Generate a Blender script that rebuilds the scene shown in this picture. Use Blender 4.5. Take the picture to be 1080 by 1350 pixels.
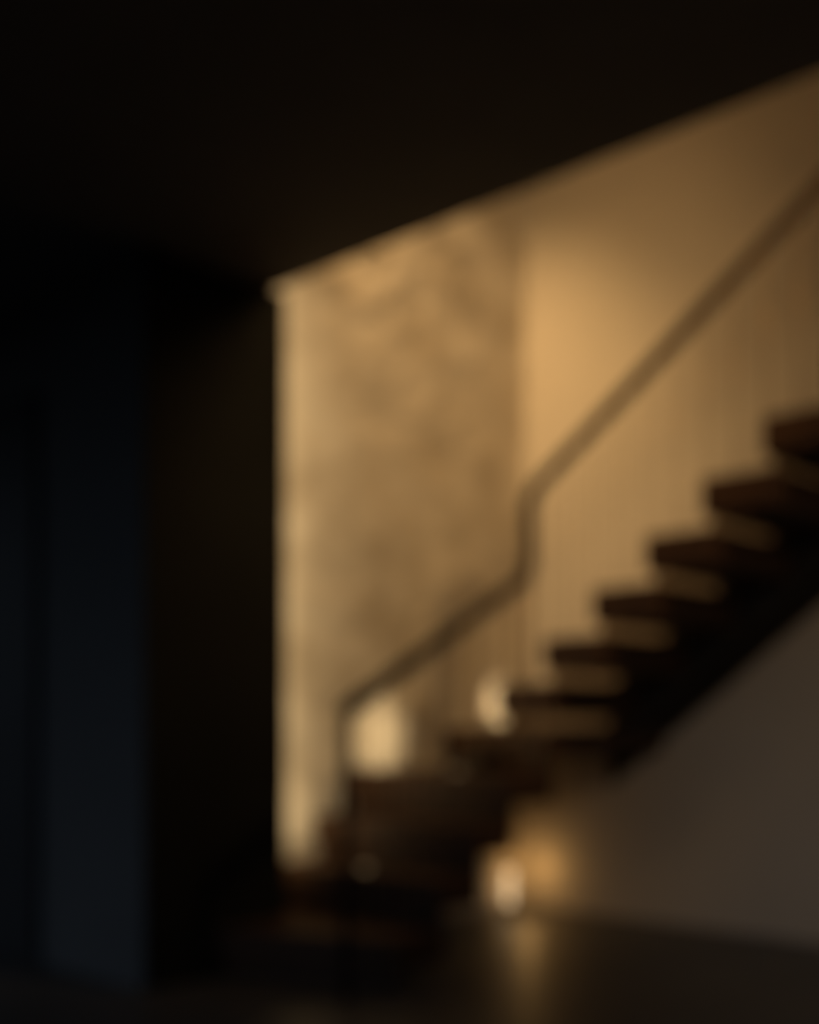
import bpy, bmesh, math, random
from mathutils import Vector, Matrix
random.seed(4)
for o in list(bpy.data.objects):
    bpy.data.objects.remove(o)
S = bpy.context.scene
C = S.collection

# World axes: the upper flight climbs along +X beside wall_right (plane Y = 0);
# the lower flight climbs along +Y beside wall_left (plane X = 0). Metres.

# ------------------------------------------------------------------ camera
cam_d = bpy.data.cameras.new('camera')
cam = bpy.data.objects.new('camera', cam_d)
C.objects.link(cam)
cam.location = (3.49, -4.63, 0.90)
cam.rotation_euler = (math.radians(90), 0, math.radians(42.8))
cam_d.sensor_fit = 'HORIZONTAL'
cam_d.sensor_width = 24.0
cam_d.lens = 24.0 * 1500 / 1080
cam_d.shift_y = 283 / 1080
cam_d.clip_start = 0.05
cam_d.dof.use_dof = True            # the lens is focused far too near: everything is soft
cam_d.dof.focus_distance = 0.50
cam_d.dof.aperture_fstop = 2.2
S.camera = cam

# ------------------------------------------------------------------ world, lights, exposure
w = bpy.data.worlds.new('dusk')
S.world = w
w.use_nodes = True
bg = w.node_tree.nodes['Background']
_n = w.node_tree.nodes; _l = w.node_tree.links
_tc = _n.new('ShaderNodeTexCoord'); _sp = _n.new('ShaderNodeSeparateXYZ'); _rp = _n.new('ShaderNodeValToRGB')
_l.new(_tc.outputs['Generated'], _sp.inputs[0]); _l.new(_sp.outputs['Z'], _rp.inputs['Fac'])
_rp.color_ramp.elements[0].position = 0.0; _rp.color_ramp.elements[0].color = (0.02, 0.02, 0.02, 1)   # dark ground
_rp.color_ramp.elements[1].position = 0.02; _rp.color_ramp.elements[1].color = (0.42, 0.52, 0.66, 1)  # even dusk sky
_l.new(_rp.outputs['Color'], bg.inputs['Color'])
bg.inputs['Strength'].default_value = 0.42

S.view_settings.view_transform = 'Standard'
S.view_settings.look = 'None'
S.view_settings.gamma = 1.0
S.view_settings.use_curve_mapping = False
S.view_settings.exposure = 0.0

WARM = (1.0, 0.61, 0.25)
PALE = (1.0, 0.74, 0.40)

def aim(o, target):
    o.rotation_euler = (Vector(target) - o.location).to_track_quat('-Z', 'Y').to_euler()

def spot(name, loc, target, watts, angle, blend, radius, col):
    l = bpy.data.lights.new(name, 'SPOT')
    l.energy = watts; l.spot_size = math.radians(angle); l.spot_blend = blend
    l.shadow_soft_size = radius; l.color = col
    o = bpy.data.objects.new(name, l); C.objects.link(o)
    o.location = loc; aim(o, target)
    return o

def area(name, loc, target, watts, sx, sy, col, spread=180):
    l = bpy.data.lights.new(name, 'AREA')
    l.shape = 'RECTANGLE'; l.size = sx; l.size_y = sy; l.energy = watts; l.color = col
    l.spread = math.radians(spread)
    o = bpy.data.objects.new(name, l); C.objects.link(o)
    o.location = loc; aim(o, target)
    return o

# ------------------------------------------------------------------ LIGHTS
# stairwell lamp over the lower steps, out of sight above the ceiling edge
spot('stairwell_lamp', (0.12, -1.70, 3.76), (-0.20, 0.0, 2.05), 124, 74, 1.0, 0.12, WARM)
# added unseen fill light over the upper flight, evening out the left wall
spot('left_wall_fill', (2.46, -1.60, 2.82), (0.0, -1.10, 2.25), 96, 108, 1.0, 0.15, WARM)
# LED profile standing in the recess behind the dark wall's end
area('recess_led', (0.15, -1.755, 1.55), (0.0, -1.45, 1.55), 3.4, 0.02, 2.3, PALE)
# added unseen fill spot, lifts the wall below the stairs
spot('lower_wall_fill', (4.2, -4.0, 2.45), (2.0, 0.0, 0.90), 58, 52, 1.0, 0.05, (1.0, 0.65, 0.32))
# ------------------------------------------------------------------ END LIGHTS

# ------------------------------------------------------------------ materials
def mat(name, col, rough=0.6, spec=0.3, metal=0.0, emit=None, estr=0.0):
    m = bpy.data.materials.new(name); m.use_nodes = True
    b = m.node_tree.nodes['Principled BSDF']
    b.inputs['Base Color'].default_value = (*col, 1)
    b.inputs['Roughness'].default_value = rough
    b.inputs['Specular IOR Level'].default_value = spec
    b.inputs['Metallic'].default_value = metal
    if emit:
        b.inputs['Emission Color'].default_value = (*emit, 1)
        b.inputs['Emission Strength'].default_value = estr
    return m

def noise_mat(name, c1, c2, scale, rough, spec=0.3, bump=0.0, bscale=None, bdist=0.02,
              stretch=(1, 1, 1), lo=0.35, hi=0.65, detail=3.0):
    m = mat(name, c1, rough, spec)
    nt = m.node_tree; n = nt.nodes; L = nt.links
    b = n['Principled BSDF']
    tc = n.new('ShaderNodeTexCoord'); mp = n.new('ShaderNodeMapping')
    mp.inputs['Scale'].default_value = stretch
    L.new(tc.outputs['Object'], mp.inputs['Vector'])
    t = n.new('ShaderNodeTexNoise'); t.inputs['Scale'].default_value = scale
    t.inputs['Detail'].default_value = detail
    L.new(mp.outputs['Vector'], t.inputs['Vector'])
    r = n.new('ShaderNodeValToRGB')
    r.color_ramp.elements[0].position = lo; r.color_ramp.elements[1].position = hi
    r.color_ramp.elements[0].color = (*c1, 1); r.color_ramp.elements[1].color = (*c2, 1)
    L.new(t.outputs['Fac'], r.inputs['Fac']); L.new(r.outputs['Color'], b.inputs['Base Color'])
    if bump:
        t2 = n.new('ShaderNodeTexNoise'); t2.inputs['Scale'].default_value = bscale or scale
        t2.inputs['Detail'].default_value = 2.0
        L.new(mp.outputs['Vector'], t2.inputs['Vector'])
        bp = n.new('ShaderNodeBump'); bp.inputs['Strength'].default_value = bump
        bp.inputs['Distance'].default_value = bdist
        L.new(t2.outputs['Fac'], bp.inputs['Height']); L.new(bp.outputs['Normal'], b.inputs['Normal'])
    return m

M = {
    'dappled': noise_mat('dappled_light_plaster', (0.50, 0.44, 0.36), (0.70, 0.64, 0.55), 2.6, 0.85, 0.15,
                          bump=0.9, bscale=3.2, bdist=0.06, stretch=(1, 1.0, 1.5), detail=2.0),  # patchy tones put dappled light into the colour; the bump is relief
    'plaster': noise_mat('smooth_plaster', (0.62, 0.565, 0.485), (0.66, 0.60, 0.52), 1.5, 0.85, 0.15),
    'charcoal': noise_mat('charcoal_paint', (0.090, 0.091, 0.094), (0.10, 0.101, 0.104), 2.0, 0.8, 0.15),
    'black': noise_mat('wall_end_shade_black', (0.012, 0.012, 0.011), (0.015, 0.015, 0.014), 2.0, 0.8, 0.1),  # shaded side of the dark wall, its shade put into the colour
    'ceiling': noise_mat('dark_ceiling_paint', (0.14, 0.135, 0.13), (0.16, 0.155, 0.15), 2.0, 0.85, 0.1),
    'floor': noise_mat('polished_dark_concrete', (0.065, 0.062, 0.06), (0.085, 0.08, 0.076), 1.8, 0.38, 0.35,
                       bump=0.05, bscale=9, bdist=0.01),
    'wood': noise_mat('dark_stained_wood', (0.040, 0.020, 0.011), (0.075, 0.036, 0.018), 7.0, 0.55, 0.25,
                      stretch=(1, 6, 6)),
    'steel': noise_mat('blackened_steel', (0.018, 0.016, 0.015), (0.026, 0.023, 0.021), 6.0, 0.55, 0.3),
    'rail': noise_mat('oiled_wood_rail', (0.020, 0.012, 0.008), (0.030, 0.018, 0.011), 6.0, 0.6, 0.15),
    'rod': mat('bronze_rod', (0.28, 0.19, 0.10), 0.4, 0.4, 0.6),
    'glow': mat('lantern_glass', (0.9, 0.8, 0.6), 0.5, 0.3, 0, (1.0, 0.72, 0.41), 1.0),
    'puck': mat('step_light_glass', (0.9, 0.85, 0.7), 0.5, 0.3, 0, (1.0, 0.72, 0.38), 0.15),
    'gap_dim': None,
    'brass': mat('dark_brass', (0.20, 0.13, 0.06), 0.4, 0.4, 0.8),
    'door': noise_mat('dark_door_veneer', (0.012, 0.012, 0.013), (0.016, 0.016, 0.017), 3.0, 0.6, 0.2),
}

def gap_dim_sheet():
    m = bpy.data.materials.new('gap_dim_sheet'); m.use_nodes = True
    nt = m.node_tree; nt.nodes.remove(nt.nodes['Principled BSDF'])
    out = nt.nodes['Material Output']
    t = nt.nodes.new('ShaderNodeBsdfTransparent'); t.inputs['Color'].default_value = (0.60, 0.56, 0.52, 1)
    g = nt.nodes.new('ShaderNodeBsdfGlossy'); g.inputs['Roughness'].default_value = 0.15
    mx = nt.nodes.new('ShaderNodeMixShader'); mx.inputs['Fac'].default_value = 0.03
    nt.links.new(t.outputs[0], mx.inputs[1]); nt.links.new(g.outputs[0], mx.inputs[2])
    nt.links.new(mx.outputs[0], out.inputs['Surface'])
    return m
M['gap_dim'] = gap_dim_sheet()

# ------------------------------------------------------------------ mesh helpers
def link(name, bm, m, parent=None, loc=None):
    me = bpy.data.meshes.new(name)
    bmesh.ops.recalc_face_normals(bm, faces=bm.faces)
    bm.to_mesh(me); bm.free()
    me.materials.append(m)
    o = bpy.data.objects.new(name, me); C.objects.link(o)
    if parent: o.parent = parent
    if loc: o.location = loc
    return o

def bev(bm, r, seg=2):
    bmesh.ops.bevel(bm, geom=list(bm.edges), offset=r, segments=seg, profile=0.5, affect='EDGES')

def box(bm, x0, x1, y0, y1, z0, z1):
    v = [bm.verts.new((x, y, z)) for z in (z0, z1) for x, y in ((x0, y0), (x1, y0), (x1, y1), (x0, y1))]
    for f in ((0, 3, 2, 1), (4, 5, 6, 7), (0, 1, 5, 4), (1, 2, 6, 5), (2, 3, 7, 6), (3, 0, 4, 7)):
        bm.faces.new([v[i] for i in f])
    return v

def prism(bm, poly, z0, z1):
    a = [bm.verts.new((x, y, z0)) for x, y in poly]
    b = [bm.verts.new((x, y, z1)) for x, y in poly]
    bm.faces.new(a[::-1]); bm.faces.new(b)
    n = len(poly)
    for i in range(n):
        bm.faces.new((a[i], a[(i + 1) % n], b[(i + 1) % n], b[i]))

def tube(bm, pts, r, seg=10, cap=True):
    """round bar through a list of points with mitred bends"""
    pts = [Vector(p) for p in pts]
    rings = []
    up = None
    for i, p in enumerate(pts):
        d0 = (p - pts[i - 1]).normalized() if i else None
        d1 = (pts[i + 1] - p).normalized() if i < len(pts) - 1 else None
        t = ((d0 or d1) + (d1 or d0)).normalized()
        if up is None:
            up = t.orthogonal().normalized()
        up = (up - t * up.dot(t)).normalized()
        s = t.cross(up)
        k = 1.0
        if d0 and d1:
            k = 1.0 / max(0.6, t.dot(d0))
        rings.append([bm.verts.new(p + (up * math.cos(a) + s * math.sin(a)) * r * (k if False else 1))
                      for a in (2 * math.pi * j / seg for j in range(seg))])
    for a, b in zip(rings, rings[1:]):
        for j in range(seg):
            bm.faces.new((a[j], a[(j + 1) % seg], b[(j + 1) % seg], b[j]))
    if cap:
        bm.faces.new(rings[0][::-1]); bm.faces.new(rings[-1])

def lathe(bm, prof, seg=20):
    rings = []
    for r, z in prof:
        rings.append([bm.verts.new((r * math.cos(2 * math.pi * j / seg), r * math.sin(2 * math.pi * j / seg), z))
                      for j in range(seg)])
    for a, b in zip(rings, rings[1:]):
        for j in range(seg):
            bm.faces.new((a[j], a[(j + 1) % seg], b[(j + 1) % seg], b[j]))
    bm.faces.new(rings[0][::-1]); bm.faces.new(rings[-1])

def smooth(o):
    for p in o.data.polygons: p.use_smooth = True
    return o

def struct(name, label, *boxes, m, cat='wall', bevel=0):
    bm = bmesh.new()
    for b in boxes: box(bm, *b)
    if bevel: bev(bm, bevel)
    o = link(name, bm, m)
    o['kind'] = 'structure'; o['label'] = label; o['category'] = cat
    return o

def empty(name, loc, label, cat):
    o = bpy.data.objects.new(name, None); C.objects.link(o); o.location = loc
    o['label'] = label; o['category'] = cat
    return o

# ------------------------------------------------------------------ the setting
TOP = 5.2
CEIL = 2.545
struct('floor', 'polished dark concrete floor in front of the stairs', (-4, 6.2, -7, 0.2, -0.2, 0.0), m=M['floor'], cat='floor')
struct('wall_left', 'warm lit plaster stairwell wall with dappled light in its colour, left of the corner', (-0.2, 0.0, -1.77, 0.0, 0.0, TOP), m=M['dappled'])
struct('wall_right', 'smooth plaster wall running along behind the upper stair flight', (-0.2, 6.2, 0.0, 0.2, 0.0, TOP), m=M['plaster'])
struct('wall_front', 'dark blue grey wall with a door at the left edge', (-4, 0.19, -2.40, -1.77, 0.0, CEIL), m=M['charcoal'])
struct('shade_sheet_1', 'black panel that paints shade onto the wall end beside the lit stairwell', (0.19, 0.20, -2.40, -1.77, 0.0, CEIL - 0.002), m=M['black'], cat='sheet')  # added dark sheet, stands in for shade on the wall end
struct('ceiling', 'dark flat ceiling whose slanting edge frames the lit stairwell',
       (-4, 6.2, -7, -1.83, CEIL, CEIL + 0.32), m=M['ceiling'], cat='ceiling')
struct('wall_upper', 'upper shaft wall over the ceiling edge', (-4.0, 6.2, -2.05, -1.83, CEIL + 0.32, TOP), m=M['plaster'])
struct('ceiling_upper', 'upper ceiling over the stairwell', (-0.2, 6.2, -2.05, 0.2, TOP, TOP + 0.1), m=M['plaster'], cat='ceiling')
struct('wall_end', 'far right end wall beyond the stairs', (6.2, 6.4, -7, 0.2, 0.0, CEIL), m=M['charcoal'])

# dark doorway in the black wall at the far left of the picture
d1 = struct('door_1', 'dark flush door in the black wall at left edge', (-1.42, -0.56, -2.412, -2.402, 0.004, 2.12), m=M['door'], cat='door')
bm = bmesh.new()
box(bm, -1.48, -1.42, -2.425, -2.401, 0, 2.18); box(bm, -0.56, -0.50, -2.425, -2.401, 0, 2.18)
box(bm, -1.42, -0.56, -2.425, -2.401, 2.12, 2.18)
link('door_frame', bm, M['door'], d1)

# ------------------------------------------------------------------ staircase
RISE, RUN = 0.179, 0.232
stairs = empty('staircase', (0.4, -1.0, 0), 'dark wooden staircase with winding lower steps and open upper treads', 'staircase')
def part(name, bm, m, parent=stairs, world=True):
    o = link(name, bm, m, parent)
    if world:
        o.matrix_parent_inverse = Matrix.Translation(-Vector(stairs.location)) if parent is stairs else Matrix()
    return o

TH = 0.11
a = [2.12, 1.65, 1.45, 1.25, 0.64]      # front edge of each lower step at the left wall
b = [1.84, 1.63, 1.43, 1.24, 1.00]      # and at its free end
XE = [0.84, 0.84, 0.85, 0.86, 0.86]
for k in range(5):
    z = RISE * (k + 1)
    if k < 4:
        poly = [(0.008, -a[k]), (XE[k], -b[k]), (XE[k], -b[k + 1] + 0.05), (0.008, -a[k + 1] + 0.05)]
        if a[k] > 1.8:      # clear of the dark wall's end
            poly = [(0.208, -a[k] + 0.02), (XE[k], -b[k]), (XE[k], -b[k + 1] + 0.05), (0.008, -a[k + 1] + 0.05), (0.008, -1.762), (0.208, -1.762)]
    else:
        poly = [(0.008, -a[k]), (XE[k], -b[k]), (0.80, -0.93), (0.80, -0.008), (0.008, -0.008)]
    bm = bmesh.new(); prism(bm, poly, z - TH, z); bev(bm, 0.008)
    part('tread', bm, M['wood'])
    # riser board under the nosing
    z0 = 0.0 if k == 0 else RISE * k
    x0, y0, x1, y1 = 0.012, -a[k] + 0.03, XE[k] - 0.012, -b[k] + 0.03
    if a[k] > 1.8: x0, y0 = 0.21, -a[k] + 0.05
    bm = bmesh.new(); prism(bm, [(x0, y0), (x1, y1), (x1, y1 + 0.022), (x0, y0 + 0.022)], z0, z - TH)
    part('riser', bm, M['wood'])

NU = 10
UX = 0.555
for j in range(NU):
    k = 6 + j
    z = RISE * k; x = UX + RUN * j
    bm = bmesh.new(); box(bm, x, x + 0.285, -0.93, -0.055, z - 0.132, z); bev(bm, 0.008)
    part('tread', bm, M['wood'])
    # added tinted sheet under this tread, dims the wall seen through the gap
    bm = bmesh.new(); box(bm, x + 0.035, x + 0.043, -0.915, -0.058, z - RISE + 0.001, z - 0.133)
    part('gap_sheet', bm, M['gap_dim'])

# wall stringer of the upper flight
xs, xe = UX - 0.02, UX + RUN * NU
def pz(x): return RISE * 6 + (x - UX) * RISE / RUN
bm = bmesh.new()
prof = [(xs, pz(xs) - 0.43), (xe, pz(xe) - 0.43), (xe, pz(xe) + 0.02), (xs, pz(xs) + 0.02)]
f = [bm.verts.new((x, -0.055, z)) for x, z in prof]; g = [bm.verts.new((x, -0.004, z)) for x, z in prof]
bm.faces.new(f); bm.faces.new(g[::-1])
for i in range(4): bm.faces.new((f[i], g[i], g[(i + 1) % 4], f[(i + 1) % 4]))
part('stringer', bm, M['steel'])
# carriage beam under the upper treads
bm = bmesh.new()
prof = [(0.70, pz(0.70) - 0.40), (xe, pz(xe) - 0.40), (xe, pz(xe) - 0.20), (0.70, pz(0.70) - 0.20)]
f = [bm.verts.new((x, -0.30, z)) for x, z in prof]; g = [bm.verts.new((x, -0.22, z)) for x, z in prof]
bm.faces.new(f); bm.faces.new(g[::-1])
for i in range(4): bm.faces.new((f[i], g[i], g[(i + 1) % 4], f[(i + 1) % 4]))
part('carriage_beam', bm, M['steel'])
# carriage of the lower steps, hidden behind the risers
bm = bmesh.new()
prof = [(-1.74, 0.0), (-0.60, 0.66), (-0.60, 0.80), (-0.90, 0.80), (-1.78, 0.08)]
f = [bm.verts.new((0.38, y, z)) for y, z in prof]; g = [bm.verts.new((0.46, y, z)) for y, z in prof]
bm.faces.new(f); bm.faces.new(g[::-1])
for i in range(5): bm.faces.new((f[i], g[i], g[(i + 1) % 5], f[(i + 1) % 5]))
part('carriage_beam', bm, M['steel'])

# ------------------------------------------------------------------ handrail on the open side
def rpart(name, bm, m):
    o = link(name, bm, m, rail); return smooth(o)
NX, NY = 0.70, -0.90
SL = 0.715
def rz(x): return 1.845 + (x - NX) * SL
XT = 2.75
E = Vector((0.79, -2.02, 0.955)); N0 = Vector((NX, NY, 1.515))
bm = bmesh.new()
tube(bm, [(XT, NY, rz(XT)), (NX + 0.03, NY, rz(NX + 0.03)), (NX, NY, rz(NX) - 0.03), (NX, NY, 1.56), N0.lerp(E, 0.03), E], 0.028, 14)
rail = smooth(part('handrail', bm, M['rail']))
rail['label'] = 'brown handrail with a vertical drop at the turn'
bm = bmesh.new(); tube(bm, [(E.x, E.y, E.z), (E.x, E.y, 0.0)], 0.018, 12)
rpart('newel_post', bm, M['rail'])
bm = bmesh.new(); tube(bm, [(NX, NY, 1.50), (NX, NY, RISE * 6)], 0.009, 8)
rpart('baluster', bm, M['rod'])
x = NX + 0.09
def tread_z(x):
    j = min(NU - 1, int((x - UX) // RUN)); return RISE * (6 + j)
while x < XT:
    bm = bmesh.new(); tube(bm, [(x, NY, tread_z(x)), (x, NY, rz(x))], 0.0035, 6)
    rpart('baluster', bm, M['rod'])
    x += RUN / 2
for i in range(1, 9):
    p = N0.lerp(E, i / 9)
    t = -p.y
    zt = RISE * (5 if t < b[4] else 4 if t < b[3] else 3 if t < b[2] else 2 if t < b[1] else 1 if t < b[0] else 0)
    bm = bmesh.new(); tube(bm, [(p.x, p.y, zt), p], 0.0035, 6)
    rpart('baluster', bm, M['rod'])

# ------------------------------------------------------------------ lantern on the floor under the landing
lan = empty('floor_lantern', (0.07, -0.22, 0.0), 'small glowing lantern on the floor beneath the stairs', 'lantern')
bm = bmesh.new(); lathe(bm, [(0.034, 0.0), (0.036, 0.004), (0.036, 0.022), (0.03, 0.03)]); smooth(link('base', bm, M['brass'], lan))
bm = bmesh.new(); lathe(bm, [(0.012, 0.031), (0.016, 0.05), (0.017, 0.13), (0.016, 0.19), (0.012, 0.205)])
smooth(link('glass_shade', bm, M['glow'], lan))
bm = bmesh.new(); lathe(bm, [(0.026, 0.206), (0.028, 0.212), (0.016, 0.226), (0.006, 0.232)]); smooth(link('cap', bm, M['brass'], lan))
l = bpy.data.lights.new('lantern_light', 'POINT'); l.energy = 0.55; l.color = (1.0, 0.55, 0.18); l.shadow_soft_size = 0.04
lo = bpy.data.objects.new('lantern_light', l); C.objects.link(lo); lo.location = (0.12, -0.135, 0.20)

# ------------------------------------------------------------------ step lights let into the treads beside the wall
def step_light(x, y, z, target, watts, angle=70, col=PALE):
    bm = bmesh.new(); lathe(bm, [(0.020, 0.0), (0.020, 0.004), (0.014, 0.008)], 12)
    o = link('step_light', bm, M['puck'], stairs); o.location = Vector((x, y, z)) - Vector(stairs.location)
    spot('step_light_beam', (x, y, z + 0.02), target, watts, angle, 1.0, 0.02, col)
step_light(0.42, -1.56, RISE * 2, (0.0, -1.56, RISE * 2 + 0.20), 4.0, 45)
step_light(0.45, -1.06, RISE * 4, (0.0, -1.06, RISE * 4 + 0.13), 10.5, 52)
step_light(0.35, -0.22, RISE * 5, (0.0, -0.22, RISE * 5 + 0.12), 14.0, 40)
